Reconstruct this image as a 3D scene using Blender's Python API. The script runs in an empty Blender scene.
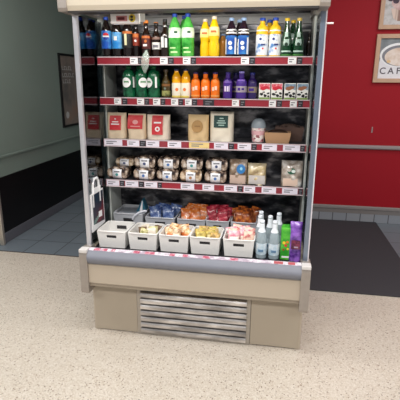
import bpy, bmesh, math, random
from mathutils import Vector, Matrix
random.seed(7)
PI = math.pi
scn = bpy.context.scene
COL = scn.collection

# ------------------------------------------------------------------ materials
def lin(c):
    return tuple(((v/255)/12.92 if v/255 <= .04045 else ((v/255+.055)/1.055)**2.4) for v in c)
_M = {}
def mat(name, rgb, rough=.5, metal=0., var=.06, scale=30., bump=0., bscale=120., coat=0., alpha=1., trans=0., emit=0., spec=.5):
    if name in _M: return _M[name]
    m = bpy.data.materials.new(name); m.use_nodes = True
    nt = m.node_tree; b = nt.nodes['Principled BSDF']
    c = lin(rgb)
    if var > 0:
        tc = nt.nodes.new('ShaderNodeTexCoord'); nz = nt.nodes.new('ShaderNodeTexNoise')
        nz.inputs['Scale'].default_value = scale; nz.inputs['Detail'].default_value = 3
        nt.links.new(tc.outputs['Object'], nz.inputs['Vector'])
        mx = nt.nodes.new('ShaderNodeMix'); mx.data_type = 'RGBA'
        mx.inputs[6].default_value = (*[max(0, x*(1-var)) for x in c], 1)
        mx.inputs[7].default_value = (*[min(1, x*(1+var)) for x in c], 1)
        nt.links.new(nz.outputs['Fac'], mx.inputs[0]); nt.links.new(mx.outputs[2], b.inputs['Base Color'])
        if bump > 0:
            n2 = nt.nodes.new('ShaderNodeTexNoise'); n2.inputs['Scale'].default_value = bscale
            nt.links.new(tc.outputs['Object'], n2.inputs['Vector'])
            bp = nt.nodes.new('ShaderNodeBump'); bp.inputs['Strength'].default_value = bump; bp.inputs['Distance'].default_value = .01
            nt.links.new(n2.outputs['Fac'], bp.inputs['Height']); nt.links.new(bp.outputs['Normal'], b.inputs['Normal'])
    else:
        b.inputs['Base Color'].default_value = (*c, 1)
    b.inputs['Roughness'].default_value = rough; b.inputs['Metallic'].default_value = metal
    b.inputs['Coat Weight'].default_value = coat; b.inputs['Coat Roughness'].default_value = .08
    b.inputs['Alpha'].default_value = alpha; b.inputs['Transmission Weight'].default_value = trans
    b.inputs['Specular IOR Level'].default_value = spec
    if emit:
        b.inputs['Emission Color'].default_value = (*c, 1); b.inputs['Emission Strength'].default_value = emit
    _M[name] = m; return m

def ramp_mat(name, cols, scale, kind='noise', rough=.5, coat=0., bump=0., metal=0., stretch=(1, 1, 1), alpha=1.):
    """procedural mottled material: stops = [(pos, rgb)...]"""
    if name in _M: return _M[name]
    m = bpy.data.materials.new(name); m.use_nodes = True
    nt = m.node_tree; b = nt.nodes['Principled BSDF']
    tc = nt.nodes.new('ShaderNodeTexCoord'); mp = nt.nodes.new('ShaderNodeMapping'); mp.inputs['Scale'].default_value = stretch
    nt.links.new(tc.outputs['Object'], mp.inputs['Vector'])
    if kind == 'noise':
        t = nt.nodes.new('ShaderNodeTexNoise'); t.inputs['Detail'].default_value = 4; out = t.outputs['Fac']
    else:
        t = nt.nodes.new('ShaderNodeTexVoronoi'); out = t.outputs['Color'] if kind == 'cells' else t.outputs['Distance']
    t.inputs['Scale'].default_value = scale
    nt.links.new(mp.outputs['Vector'], t.inputs['Vector'])
    r = nt.nodes.new('ShaderNodeValToRGB'); e = r.color_ramp.elements
    while len(e) < len(cols): e.new(.5)
    for el, (p, c) in zip(e, cols): el.position = p; el.color = (*lin(c), 1)
    if kind == 'cells':
        r.color_ramp.interpolation = 'CONSTANT'
        s = nt.nodes.new('ShaderNodeSeparateColor'); nt.links.new(out, s.inputs[0]); out = s.outputs[0]
    nt.links.new(out, r.inputs['Fac']); nt.links.new(r.outputs['Color'], b.inputs['Base Color'])
    b.inputs['Roughness'].default_value = rough; b.inputs['Coat Weight'].default_value = coat; b.inputs['Metallic'].default_value = metal
    b.inputs['Coat Roughness'].default_value = .1; b.inputs['Alpha'].default_value = alpha
    if bump:
        bp = nt.nodes.new('ShaderNodeBump'); bp.inputs['Strength'].default_value = bump; bp.inputs['Distance'].default_value = .01
        nt.links.new(out, bp.inputs['Height']); nt.links.new(bp.outputs['Normal'], b.inputs['Normal'])
    _M[name] = m; return m

# ------------------------------------------------------------------ mesh helpers
def BM(): return bmesh.new()
def obj(name, bm, m, parent=None, smooth=False, loc=None):
    me = bpy.data.meshes.new(name); bmesh.ops.recalc_face_normals(bm, faces=bm.faces[:]); bm.to_mesh(me); bm.free()
    if smooth:
        for p in me.polygons: p.use_smooth = True
        try: me.set_sharp_from_angle(angle=math.radians(40))
        except Exception: pass
    o = bpy.data.objects.new(name, me); COL.objects.link(o)
    if m: me.materials.append(m)
    if parent: o.parent = parent
    if loc: o.location = loc
    return o
def struct(name, bm, m): o = obj(name, bm, m); o['kind'] = 'structure'; return o
def thing(name, label, cat, loc=(0, 0, 0), rz=0, group=None):
    o = bpy.data.objects.new(name, None); o.empty_display_size = .05; COL.objects.link(o)
    o.location = loc; o.rotation_euler = (0, 0, rz); o['label'] = label; o['category'] = cat
    if group: o['group'] = group
    return o
def tag(o, label, cat, group=None):
    o['label'] = label; o['category'] = cat
    if group: o['group'] = group
    return o
def dup(root, loc, label=None, group=None, rot=None):
    r = root.copy(); COL.objects.link(r); r.location = loc
    if rot is not None: r.rotation_euler = rot
    if label: r['label'] = label
    if group: r['group'] = group
    for ch in list(root.children):
        c = ch.copy(); COL.objects.link(c); c.parent = r
        for g in list(ch.children):
            d = g.copy(); COL.objects.link(d); d.parent = c
    return r
def box(bm, x0, x1, y0, y1, z0, z1, bev=0., seg=2):
    v = [bm.verts.new(p) for p in ((x0,y0,z0),(x1,y0,z0),(x1,y1,z0),(x0,y1,z0),(x0,y0,z1),(x1,y0,z1),(x1,y1,z1),(x0,y1,z1))]
    fs = [bm.faces.new([v[i] for i in q]) for q in ((3,2,1,0),(4,5,6,7),(0,1,5,4),(1,2,6,5),(2,3,7,6),(3,0,4,7))]
    if bev:
        es = list({e for f in fs for e in f.edges})
        bmesh.ops.bevel(bm, geom=es, offset=bev, segments=seg, affect='EDGES', profile=.5)
    return bm
def bx(*a, **k): return box(BM(), *a, **k)
def lathe(bm, prof, seg=24, c=(0, 0), cap=True, squash=1.):
    rings = []
    for r, z in prof:
        rings.append([bm.verts.new((c[0]+r*math.cos(2*PI*i/seg), c[1]+squash*r*math.sin(2*PI*i/seg), z)) for i in range(seg)])
    for a, b in zip(rings, rings[1:]):
        for i in range(seg):
            j = (i+1) % seg
            bm.faces.new((a[i], a[j], b[j], b[i]))
    if cap:
        if prof[0][0] > 1e-5: bm.faces.new(rings[0][::-1])
        if prof[-1][0] > 1e-5: bm.faces.new(rings[-1])
    return bm
def tube(bm, pts, r, seg=8, closed=False):
    P = [Vector(p) for p in pts]; n = len(P); rings = []
    for i, p in enumerate(P):
        a = P[(i-1) % n] if (closed or i > 0) else p; b = P[(i+1) % n] if (closed or i < n-1) else p
        t = (b-a).normalized(); up = Vector((0, 0, 1)) if abs(t.z) < .9 else Vector((0, 1, 0))
        s = t.cross(up).normalized(); u = s.cross(t)
        rings.append([bm.verts.new(p + r*(math.cos(2*PI*k/seg)*s + math.sin(2*PI*k/seg)*u)) for k in range(seg)])
    for i in range(n if closed else n-1):
        a, b = rings[i], rings[(i+1) % n]
        for k in range(seg): bm.faces.new((a[k], a[(k+1) % seg], b[(k+1) % seg], b[k]))
    if not closed: bm.faces.new(rings[0][::-1]); bm.faces.new(rings[-1])
    return bm
def extrude_poly(bm, poly, x0, x1):
    """poly of (y,z) extruded along x"""
    a = [bm.verts.new((x0, y, z)) for y, z in poly]; b = [bm.verts.new((x1, y, z)) for y, z in poly]
    n = len(poly)
    for i in range(n): bm.faces.new((a[i], a[(i+1) % n], b[(i+1) % n], b[i]))
    bm.faces.new(a[::-1]); bm.faces.new(b)
    return bm
def slab_xz(bm, poly, y, th=.0015):
    """flat shape in the xz plane, facing -y, given thickness"""
    a = [bm.verts.new((x, y, z)) for x, z in poly]; b = [bm.verts.new((x, y-th, z)) for x, z in poly]
    n = len(poly)
    for i in range(n): bm.faces.new((a[i], a[(i+1) % n], b[(i+1) % n], b[i]))
    bm.faces.new(a[::-1]); bm.faces.new(b)
    return bm
def rect(x0, x1, z0, z1): return [(x0, z0), (x1, z0), (x1, z1), (x0, z1)]
def ell(cx, cz, rx, rz, n=20, a0=0, a1=2*PI):
    full = abs(a1-a0-2*PI) < 1e-6
    return [(cx+rx*math.cos(a0+(a1-a0)*i/(n if full else n-1)), cz+rz*math.sin(a0+(a1-a0)*i/(n if full else n-1))) for i in range(n)]
def wrap(bm, r, z0, z1, a0, a1, n=10, th=.0006, squash=1.):
    """curved patch on a bottle of radius r, angles measured from -y (front), + towards +x"""
    def row(rr, z): return [bm.verts.new((rr*math.sin(a0+(a1-a0)*i/n), -squash*rr*math.cos(a0+(a1-a0)*i/n), z)) for i in range(n+1)]
    o0, o1, i0, i1 = row(r+th, z0), row(r+th, z1), row(r-.0004, z0), row(r-.0004, z1)
    for i in range(n):
        bm.faces.new((o0[i], o0[i+1], o1[i+1], o1[i])); bm.faces.new((o0[i+1], o0[i], i0[i], i0[i+1])); bm.faces.new((o1[i], o1[i+1], i1[i+1], i1[i]))
    bm.faces.new((o0[0], o1[0], i1[0], i0[0])); bm.faces.new((o0[n], i0[n], i1[n], o1[n]))
    return bm
def wrap_disc(bm, r, zc, rad, a_c=0., n=20, th=.0009):
    c = bm.verts.new(((r+th)*math.sin(a_c), -(r+th)*math.cos(a_c), zc)); ring = []
    for i in range(n):
        t = 2*PI*i/n; a = a_c + rad*math.cos(t)/r
        ring.append(bm.verts.new(((r+th)*math.sin(a), -(r+th)*math.cos(a), zc+rad*math.sin(t))))
    for i in range(n): bm.faces.new((c, ring[i], ring[(i+1) % n]))
    return bm
def pillow(bm, w, h, d, z0=0., nu=14, nv=14, p=4., q=4., wr=0., seed=0, base=False, crimp=0.):
    """soft pack: width x, height z, thickness y; base=True keeps a flat thick foot"""
    rnd = random.Random(seed); ph = [rnd.uniform(0, 6.28) for _ in range(6)]
    def y(u, v):
        fu = (1-abs(u)**p)**(1/2)
        if base: fv = 1. if v <= -1 else (max(0, 1-((v+1)/2)**3.2))**.6
        else: fv = (1-abs(v)**q)**(1/2)
        s = 1 + wr*(math.sin(5*u+ph[0]+3*v)+math.sin(7*v+ph[1]-4*u))
        return d/2*fu*fv*s
    def xz(u, v):
        k = 1-.04*(1-abs(v)**2)*(0 if base else 1)
        return (w/2*u*k + wr*.02*w*math.sin(6*v+ph[2]), z0+h*(v+1)/2 + wr*.03*h*math.sin(5*u+ph[3])*(0 if (base and v <= -.99) else 1))
    F, B = [], []
    for j in range(nv+1):
        v = -1+2*j/nv; fr, br = [], []
        for i in range(nu+1):
            u = math.sin((-1+2*i/nu)*PI/2); x, z = xz(u, v); yy = y(u, v)
            edge = i in (0, nu) or (j == nv) or (j == 0 and not base)
            a = bm.verts.new((x, -yy, z)); fr.append(a)
            br.append(a if edge else bm.verts.new((x, yy, z)))
        F.append(fr); B.append(br)
    for j in range(nv):
        for i in range(nu):
            bm.faces.new((F[j][i], F[j][i+1], F[j+1][i+1], F[j+1][i]))
            q4 = [B[j][i+1], B[j][i], B[j+1][i], B[j+1][i+1]]
            q4 = list(dict.fromkeys(q4))
            if len(q4) >= 3:
                try: bm.faces.new(q4)
                except ValueError: pass
    if base:
        for i in range(nu):
            q4 = list(dict.fromkeys([F[0][i+1], F[0][i], B[0][i], B[0][i+1]]))
            if len(q4) >= 3:
                try: bm.faces.new(q4)
                except ValueError: pass
    return bm
def text_obj(name, s, size, m, parent, loc, rot=(PI/2, 0, 0), bold=.0, align='CENTER'):
    cu = bpy.data.curves.new(name, 'FONT'); cu.body = s; cu.size = size; cu.align_x = align; cu.align_y = 'CENTER'
    cu.extrude = .0006; cu.offset = bold
    t = bpy.data.objects.new(name, cu); COL.objects.link(t)
    dg = bpy.context.evaluated_depsgraph_get()
    me = bpy.data.meshes.new_from_object(t.evaluated_get(dg)); bpy.data.objects.remove(t)
    o = bpy.data.objects.new(name, me); COL.objects.link(o); me.materials.clear(); me.materials.append(m)
    o.parent = parent; o.location = loc; o.rotation_euler = rot
    return o

# ------------------------------------------------------------------ palette
white = mat('white_plastic', (232, 232, 230), .4)
paper = mat('white_paper', (238, 238, 240), .7)
black = mat('black_plastic', (16, 16, 18), .4)
inkgrey = mat('grey_print', (120, 120, 128), .7)
chrome = mat('brushed_steel', (200, 200, 204), .28, 1., .08, 40)
alu = mat('aluminium_trim', (205, 205, 210), .35, .75)
beige = mat('beige_enamel', (178, 165, 148), .38, 0, .03, 6)
taupe = mat('taupe_lip', (140, 128, 112), .5)
bumper_grey = mat('grey_bumper_plastic', (122, 125, 136), .45, 0, .04, 12)
capmetal = mat('worn_cap_metal', (158, 150, 143), .38, .5, .12, 30)
dark_in = mat('dark_interior_steel', (34, 34, 40), .35, .3, .3, 9)
redrail = mat('crimson_rail', (150, 34, 50), .4, 0, .06)
redtick = mat('red_ticket', (140, 45, 58), .6)
pinktick = ramp_mat('pink_red_label', [(.4, (176, 74, 100)), (.56, (206, 130, 146)), (.66, (214, 190, 200))], 60, rough=.6)
yellowtick = mat('straw_ticket', (222, 196, 130), .6)
lilac = mat('lilac_white_paper', (224, 218, 230), .7)

# ------------------------------------------------------------------ setting
def floor_mat():
    m = bpy.data.materials.new('terrazzo'); m.use_nodes = True; nt = m.node_tree; b = nt.nodes['Principled BSDF']; L = nt.links.new
    tc = nt.nodes.new('ShaderNodeTexCoord')
    def vor(sc):
        v = nt.nodes.new('ShaderNodeTexVoronoi'); v.inputs['Scale'].default_value = sc; L(tc.outputs['Object'], v.inputs['Vector'])
        s = nt.nodes.new('ShaderNodeSeparateColor'); L(v.outputs['Color'], s.inputs[0]); return v, s
    v, s = vor(170)
    r = nt.nodes.new('ShaderNodeValToRGB'); r.color_ramp.interpolation = 'CONSTANT'; e = r.color_ramp.elements
    stops = [(0, (200, 190, 176)), (.3, (207, 198, 186)), (.55, (196, 185, 171)), (.72, (213, 205, 194)), (.90, (184, 170, 154)), (.97, (140, 124, 112))]
    while len(e) < len(stops): e.new(.5)
    for el, (p, c) in zip(e, stops): el.position = p; el.color = (*lin(c), 1)
    L(s.outputs[0], r.inputs['Fac'])
    v2, s2 = vor(62)
    r2 = nt.nodes.new('ShaderNodeValToRGB'); e2 = r2.color_ramp.elements; r2.color_ramp.interpolation = 'CONSTANT'
    e2[0].position = 0; e2[0].color = (0, 0, 0, 1); e2[1].position = .86; e2[1].color = (1, 1, 1, 1); L(s2.outputs[1], r2.inputs['Fac'])
    lt = nt.nodes.new('ShaderNodeMath'); lt.operation = 'LESS_THAN'; lt.inputs[1].default_value = .22; L(v2.outputs['Distance'], lt.inputs[0])
    mu = nt.nodes.new('ShaderNodeMath'); mu.operation = 'MULTIPLY'; L(r2.outputs['Color'], mu.inputs[0]); L(lt.outputs[0], mu.inputs[1])
    mx = nt.nodes.new('ShaderNodeMix'); mx.data_type = 'RGBA'; L(mu.outputs[0], mx.inputs[0]); L(r.outputs['Color'], mx.inputs[6]); mx.inputs[7].default_value = (*lin((120, 104, 92)), 1)
    n = nt.nodes.new('ShaderNodeTexNoise'); n.inputs['Scale'].default_value = 1.7; L(tc.outputs['Object'], n.inputs['Vector'])
    n.inputs['Detail'].default_value = 5
    hs = nt.nodes.new('ShaderNodeMix'); hs.data_type = 'RGBA'; hs.blend_type = 'MULTIPLY'; hs.inputs[0].default_value = .14
    L(mx.outputs[2], hs.inputs[6]); L(n.outputs['Fac'], hs.inputs[7]); L(hs.outputs[2], b.inputs['Base Color'])
    b.inputs['Roughness'].default_value = .38
    return m
def tile_mat(name, c1, c2, grout, pitch, off, rough=.4):
    m = bpy.data.materials.new(name); m.use_nodes = True; nt = m.node_tree; b = nt.nodes['Principled BSDF']; L = nt.links.new
    tc = nt.nodes.new('ShaderNodeTexCoord'); mp = nt.nodes.new('ShaderNodeMapping'); mp.inputs['Location'].default_value = off
    L(tc.outputs['Object'], mp.inputs['Vector'])
    br = nt.nodes.new('ShaderNodeTexBrick'); br.offset = 0; br.inputs['Scale'].default_value = 1.
    br.inputs['Brick Width'].default_value = pitch[0]; br.inputs['Row Height'].default_value = pitch[1]; br.inputs['Mortar Size'].default_value = .005
    br.inputs['Color1'].default_value = (*lin(c1), 1); br.inputs['Color2'].default_value = (*lin(c2), 1); br.inputs['Mortar'].default_value = (*lin(grout), 1)
    L(mp.outputs['Vector'], br.inputs['Vector']); L(br.outputs['Color'], b.inputs['Base Color']); b.inputs['Roughness'].default_value = rough
    return m
YT = 1.09      # where the terrazzo meets the tiles
YW = 2.62      # red wall
XL = -2.07     # green wall
b = BM(); box(b, -4.5, 4, -6, YT, -.05, 0); struct('floor', b, floor_mat())
b = BM(); box(b, -2.3, 4, YT, 5, -.05, 0); struct('floor.001', b, tile_mat('grey_floor_tiles', (112, 122, 130), (104, 114, 122), (62, 68, 74), (.3, .3), (-1.52+3.0, -YT-.01+3.0, 0)))
struct('trim_1', bx(-2.3, 4, YT-.004, YT+.006, -.01, .0015), mat('dark_joint', (70, 62, 56), .6))
greenw = mat('grey_green_paint', (124, 140, 132), .6, 0, .04, 2)
struct('wall_left', bx(XL-.2, XL, 1.24, 5, 0, 3), greenw)
struct('wall_front_left', bx(-4.5, XL-.2, 1.24, 1.4, 0, 3), greenw)
struct('trim_2', bx(XL, XL+.006, 1.25, 5, .1, .632), mat('black_dado_panel', (10, 10, 13), .45, spec=.3))
struct('trim_3', bx(XL, XL+.022, 1.25, 5, .808, .832, bev=.006), mat('green_dado_rail', (120, 136, 128), .45))
struct('baseboard_left', bx(XL, XL+.012, 1.25, 5, 0, .10, bev=.004), mat('grey_tile_skirting', (96, 98, 106), .4))
struct('trim_4', bx(XL-.01, XL+.03, 1.215, 1.25, 0, 3, bev=.006), mat('corner_guard_metal', (190, 182, 170), .3, .7))
struct('wall_back', bx(-2.3, 4, 5, 5.15, 0, 3), greenw)
redw = mat('crimson_wall_paint', (156, 16, 32), .6, 0, .04, 3, spec=.25)
struct('wall_right', bx(-.9, 4, YW, YW+.15, 0, 3), redw)
struct('baseboard_right', bx(-.9, 4, YW-.012, YW, 0, .096), tile_mat('grey_skirting_tiles', (150, 152, 158), (142, 146, 154), (84, 84, 90), (.148, 4.), (-.062+.148*20, 1, 0)))
b = BM(); extrude_poly(b, [(YW, .096), (YW-.013, .096), (YW-.016, .135), (YW-.022, .15), (YW-.020, .172), (YW-.008, .182), (YW, .182)], -.9, 4)
struct('trim_5', b, mat('grey_wood_moulding', (132, 126, 124), .5))
b = BM(); extrude_poly(b, [(YW, .812), (YW-.02, .816), (YW-.03, .826), (YW-.03, .846), (YW-.02, .856), (YW, .858)], -.9, 4)
struct('trim_6', b, mat('grey_chair_rail', (150, 140, 142), .45))
struct('ceiling', bx(-4.5, 4, -6, 5.15, 3, 3.1), mat('ceiling_white', (225, 225, 225), .8))

# mat by the red wall
o = obj('floor_mat', bx(.68, 1.565, .815, 2.60, 0, .012, bev=.004), mat('charcoal_carpet', (66, 64, 68), .95, 0, .12, 200, .2, 600, spec=.1)); tag(o, 'large dark charcoal floor mat lying against the red wall', 'mat')

# small hook on red wall
t = thing('wall_hook', 'tiny metal hook on the red wall above the grey rail', 'hook', (1.422, YW, .99))
obj('back_plate', bx(-.006, .006, -.004, 0, .0, .06, bev=.0015), chrome, t)
tb = BM(); tube(tb, [(0, -.003, .05), (0, -.02, .045), (0, -.025, .03), (0, -.02, .02)], .003); obj('hook_arm', tb, chrome, t, True)

# ------------------------------------------------------------------ pictures on the red wall
pine = mat('pale_wood_frame', (196, 160, 134), .5, 0, .1, 14)
def frame(t, w, h, bw, m, d=.03):
    b = BM(); box(b, 0, bw, -d, 0, 0, h, .002); box(b, w-bw, w, -d, 0, 0, h, .002)
    box(b, bw, w-bw, -d, 0, 0, bw, .002); box(b, bw, w-bw, -d, 0, h-bw, h, .002); obj('frame', b, m, t)
t = thing('framed_picture', 'framed picture of a white coffee cup, lower one on the red wall', 'picture', (1.371, YW, 1.502))
W_, H_ = .47, .465; frame(t, W_, H_, .04, pine)
pr = obj('print', bx(.04, W_-.04, -.012, -.004, .04, H_-.04), ramp_mat('print_grey_table', [(.3, (96, 104, 110)), (.7, (150, 156, 162))], 9), t)
y0 = -.0125
cw = mat('cup_white', (232, 230, 236), .5); coffee = ramp_mat('milk_foam', [(.35, (214, 190, 172)), (.6, (236, 222, 214))], 14)
def clip(poly, x0=.04, x1=W_-.04, z0=.04, z1=H_-.04): return [(min(max(x, x0), x1), min(max(z, z0), z1)) for x, z in poly]
b = BM(); slab_xz(b, [(.045, .04), (.41, .04), (.415, .20), (.40, .25), (.23, .31), (.06, .27), (.046, .2)], y0, .0008); obj('cup_image', b, cw, pr)
b = BM(); slab_xz(b, clip(ell(.235, .265, .19, .118, 36)), y0-.0009, .0006); obj('rim_image', b, mat('rim_white', (240, 240, 244), .5), pr)
b = BM(); slab_xz(b, ell(.238, .26, .172, .10, 36), y0-.0016, .0006); obj('cup_inside_image', b, mat('inside_grey', (128, 128, 138), .5), pr)
b = BM(); slab_xz(b, ell(.25, .25, .158, .088, 36), y0-.0023, .0006); obj('foam_image', b, coffee, pr)
b = BM(); slab_xz(b, ell(.135, .205, .02, .014, 14), y0-.003, .0005); obj('froth_image', b, mat('gold_froth', (226, 190, 140), .5), pr)
for ch, lx in zip('CAFE', (.088, .166, .238, .305)): text_obj('lettering', ch, .088, mat('dark_print', (82, 74, 84), .6), pr, (lx, y0-.0014, .112), bold=.001)
t = thing('framed_picture', 'framed picture of a cupcake with dark berries, upper one on the red wall', 'picture', (1.373, YW, 2.012))
frame(t, W_, H_, .04, pine)
pr = obj('print', bx(.04, W_-.04, -.012, -.004, .04, H_-.04), ramp_mat('print_pale_cloth', [(.3, (176, 172, 170)), (.55, (206, 204, 206)), (.75, (120, 124, 116))], 12), t)
b = BM(); slab_xz(b, [(.13, .10), (.17, .075), (.33, .075), (.37, .10), (.40, .19), (.10, .19)], y0, .0008); obj('paper_case_image', b, ramp_mat('pleated_case', [(.35, (150, 116, 104)), (.6, (222, 200, 188))], 26, stretch=(1, 1, .05)), pr)
b = BM(); slab_xz(b, clip(ell(.25, .24, .15, .075, 30)), y0-.0009, .0006); obj('icing_image', b, ramp_mat('pale_icing', [(.35, (226, 202, 200)), (.65, (190, 150, 146))], 16), pr)
for i, (bxx, bz, rr) in enumerate([(.10, .36, .04), (.17, .33, .045), (.24, .36, .045), (.31, .33, .045), (.14, .26, .03), (.37, .37, .035), (.09, .28, .028)]):
    b = BM(); slab_xz(b, ell(bxx, bz, rr, rr*.9, 16), y0-.0016-.0002*i, .0006); obj('berry_image', b, ramp_mat('berry%d' % (i % 2), [(.4, [(52, 26, 44), (96, 30, 46)][i % 2]), (.7, (92, 70, 96))], 30), pr)

# poster on green wall (lies in the yz plane, facing +x)
t = thing('framed_poster', 'black framed brown poster on the grey-green wall behind the cabinet', 'poster', (XL, 2.61, .957))
PW, PH = .46, .845
b = BM(); box(b, 0, .02, 0, .025, 0, PH); box(b, 0, .02, PW-.025, PW, 0, PH); box(b, 0, .02, .025, PW-.025, 0, .025); box(b, 0, .02, .025, PW-.025, PH-.025, PH); obj('frame', b, black, t)
pr = obj('print', bx(.002, .01, .025, PW-.025, .025, PH-.025), ramp_mat('poster_brown', [(.3, (92, 92, 90)), (.55, (134, 122, 114)), (.75, (150, 120, 104))], 4), t)
chalk = mat('chalk_print', (190, 192, 190), .7)
for z, n in ((.66, 5), (.58, 6), (.51, 4)):
    b = BM()
    for k in range(n):
        y = .07+k*.052; box(b, .010, .0115, y, y+.036, z, z+.008); box(b, .010, .0115, y, y+.007, z, z+.045)
        if k % 2: box(b, .010, .0115, y, y+.036, z+.037, z+.045)
    obj('print_strokes', b, chalk, pr)
b = BM(); bmesh.ops.create_circle(b, cap_ends=True, radius=.04, segments=20, matrix=Matrix.Translation((.0112, .13, .14)) @ Matrix.Rotation(PI/2, 4, 'Y')); obj('round_mark', b, chalk, pr)

# ------------------------------------------------------------------ refrigerated cabinet
FR = thing('display_refrigerator', 'tall beige open-front display refrigerator stocked with drinks and snacks', 'refrigerator', (0, 0, 0))
H = .635
# header canopy
hd = BM(); extrude_poly(hd, [(-.14, 1.838), (-.147, 1.86), (-.147, 2.06), (-.13, 2.10), (.72, 2.10), (.72, 1.95), (-.02, 1.95), (-.03, 1.86), (-.05, 1.838)], -.592, .592); hdo = obj('header', hd, mat('header_cream', (200, 189, 170), .4, 0, .03, 5), FR)
for s in (-1, 1):
    c = BM(); extrude_poly(c, [(-.146, 1.834), (-.152, 1.85), (-.152, 2.07), (-.134, 2.105), (.72, 2.105), (.72, 1.86), (.03, 1.86), (.0, 1.834)], min(s*.592, s*.637), max(s*.592, s*.637)); obj('header_end_cap', c, capmetal, FR)
obj('header_lip', bx(-.592, .592, -.138, -.06, 1.830, 1.838), mat('dark_lip', (52, 48, 46), .5), FR)
# side panels
def glass_mat():
    m = bpy.data.materials.new('tinted_side_glass'); m.use_nodes = True; nt = m.node_tree; nt.nodes.clear(); L = nt.links.new
    o = nt.nodes.new('ShaderNodeOutputMaterial'); tr = nt.nodes.new('ShaderNodeBsdfTransparent'); tr.inputs[0].default_value = (.80, .85, .85, 1)
    gl = nt.nodes.new('ShaderNodeBsdfGlossy'); gl.inputs['Roughness'].default_value = .02; gl.inputs[0].default_value = (.92, .96, 1, 1)
    fr = nt.nodes.new('ShaderNodeFresnel'); fr.inputs[0].default_value = 1.75
    mx = nt.nodes.new('ShaderNodeMixShader'); L(fr.outputs[0], mx.inputs[0]); L(tr.outputs[0], mx.inputs[1]); L(gl.outputs[0], mx.inputs[2]); L(mx.outputs[0], o.inputs[0])
    return m
GL = glass_mat()
for s in (-1, 1):
    def X(a, b_): return (min(s*a, s*b_), max(s*a, s*b_))
    sp = obj('side_panel', bx(*X(.605, .635), .33, .72, .0, 1.86), mat('panel_grey_green', (206, 210, 204), .4), FR)
    obj('glass_pane', bx(*X(.612, .620), .024, .33, .56, 1.84), GL, sp)
    obj('lower_side', bx(*X(.600, .632), .03, .33, .0, .56), beige, sp)
    pb = BM(); box(pb, *X(.610, .637), -.004, .018, .553, 1.84, .003)
    obj('front_post', pb, mat('bright_aluminium', (206, 206, 212), .3, .65) if s < 0 else mat('blue_grey_aluminium', (128, 140, 158), .3, .75), FR)
obj('edge_strip', bx(.634, .640, -.006, .0, .56, 1.84), mat('white_edge_strip', (206, 200, 206), .4), FR)
tb = BM(); tube(tb, [(.636, .01, 1.782), (.672, .01, 1.782)], .0045); obj('hook_pin', tb, mat('pale_pin', (232, 220, 220), .3, .2), FR, True)
# back and roof lining, deck
backm = ramp_mat('dark_mottled_steel', [(.34, (22, 24, 30)), (.5, (66, 66, 72)), (.64, (150, 148, 150))], 9, rough=.3, metal=.6, stretch=(1, 1, 2.2), bump=.25)
obj('back_panel', bx(-.605, .605, .52, .70, .56, 1.95), backm, FR)
gr = BM()
for z in (1.925, 1.89, 1.845, 1.80): box(gr, -.60, .60, .505, .519, z-.006, z+.006, .002)
box(gr, -.60, .60, .512, .519, 1.852, 1.884)
obj('air_grille', gr, mat('grille_pale_metal', (150, 150, 150), .4, .4), FR)
tb = BM(); tube(tb, [(-.55, .0, 1.915), (.55, .0, 1.915)], .012, 12); lampo = obj('lamp_tube', tb, mat('lamp_glow', (255, 250, 240), .5, var=0, emit=4.), FR, True)
obj('lamp_holder', bx(-.58, .58, -.012, .012, 1.932, 1.95), white, FR)
tb = BM(); box(tb, -.60, .60, .09, .12, 1.90, 1.948, .004); box(tb, -.6, .6, .28, .31, 1.905, 1.948, .004); obj('roof_rail', tb, mat('roof_rail_grey', (150, 150, 148), .4, .4), FR)
obj('deck', bx(-.604, .604, -.03, .52, .535, .553), dark_in, FR)
obj('inner_body', bx(-.60, .60, .04, .52, .02, .534), black, FR)
# bumper assembly
b = BM(); extrude_poly(b, [(-.074, .366), (-.078, .372), (-.078, .485), (-.06, .49), (-.0, .49), (0, .40), (.02, .366)], -.602, .602); obj('front_fascia', b, beige, FR)
b = BM(); extrude_poly(b, [(.022, .345), (.022, .366), (-.072, .3655), (-.075, .350), (-.06, .345)], -.602, .602); obj('fascia_lip', b, taupe, FR)
n = 10; prof = [(-.072-.024*math.sin(PI*i/n)-.0, .488+.08*i/n) for i in range(n+1)]
b = BM(); extrude_poly(b, prof+[(-.035, .571), (-.03, .535), (-.03, .488)], -.602, .602); obj('bumper', b, bumper_grey, FR, True)
b = BM(); extrude_poly(b, [(-.068, .5700), (-.040, .5765), (-.038, .570), (-.066, .564)], -.600, .600); tr = obj('front_ticket_rail', b, ramp_mat('mixed_rail_paper', [(.4, (176, 160, 176)), (.6, (224, 218, 226))], 34, rough=.6), FR)
TD = [(-0.57,-0.53),(-0.518,-0.49),(-0.463,-0.442),(-0.332,-0.296),(-0.264,-0.208),(-0.121,-0.092),(-0.046,-0.018),(0.067,0.107),(0.218,0.262),(0.456,0.504),(0.531,0.568)]
for k, (a, c) in enumerate(TD):
    b = BM(); extrude_poly(b, [(-.066, .5706), (-.044, .5757), (-.044, .5765), (-.066, .5714)], a, c); obj('label_strip', b, pinktick if k < 9 else mat('dull_red_label', (176, 84, 90), .6), tr)
for s in (-1, 1):
    c = BM(); x0, x1 = min(s*.602, s*.650), max(s*.602, s*.650)
    extrude_poly(c, [(-.084, .305), (-.09, .32), (-.09, .54), (-.086, .56), (-.02, .573), (.03, .573), (.03, .305)], x0, x1); ec = obj('bumper_end_cap', c, capmetal, FR)
    obj('cap_lid', bx(x0-.001, x1+.001, -.091, -.04, .556, .579, bev=.005), mat('cap_lid_white', (206, 202, 200), .4), ec)
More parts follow.
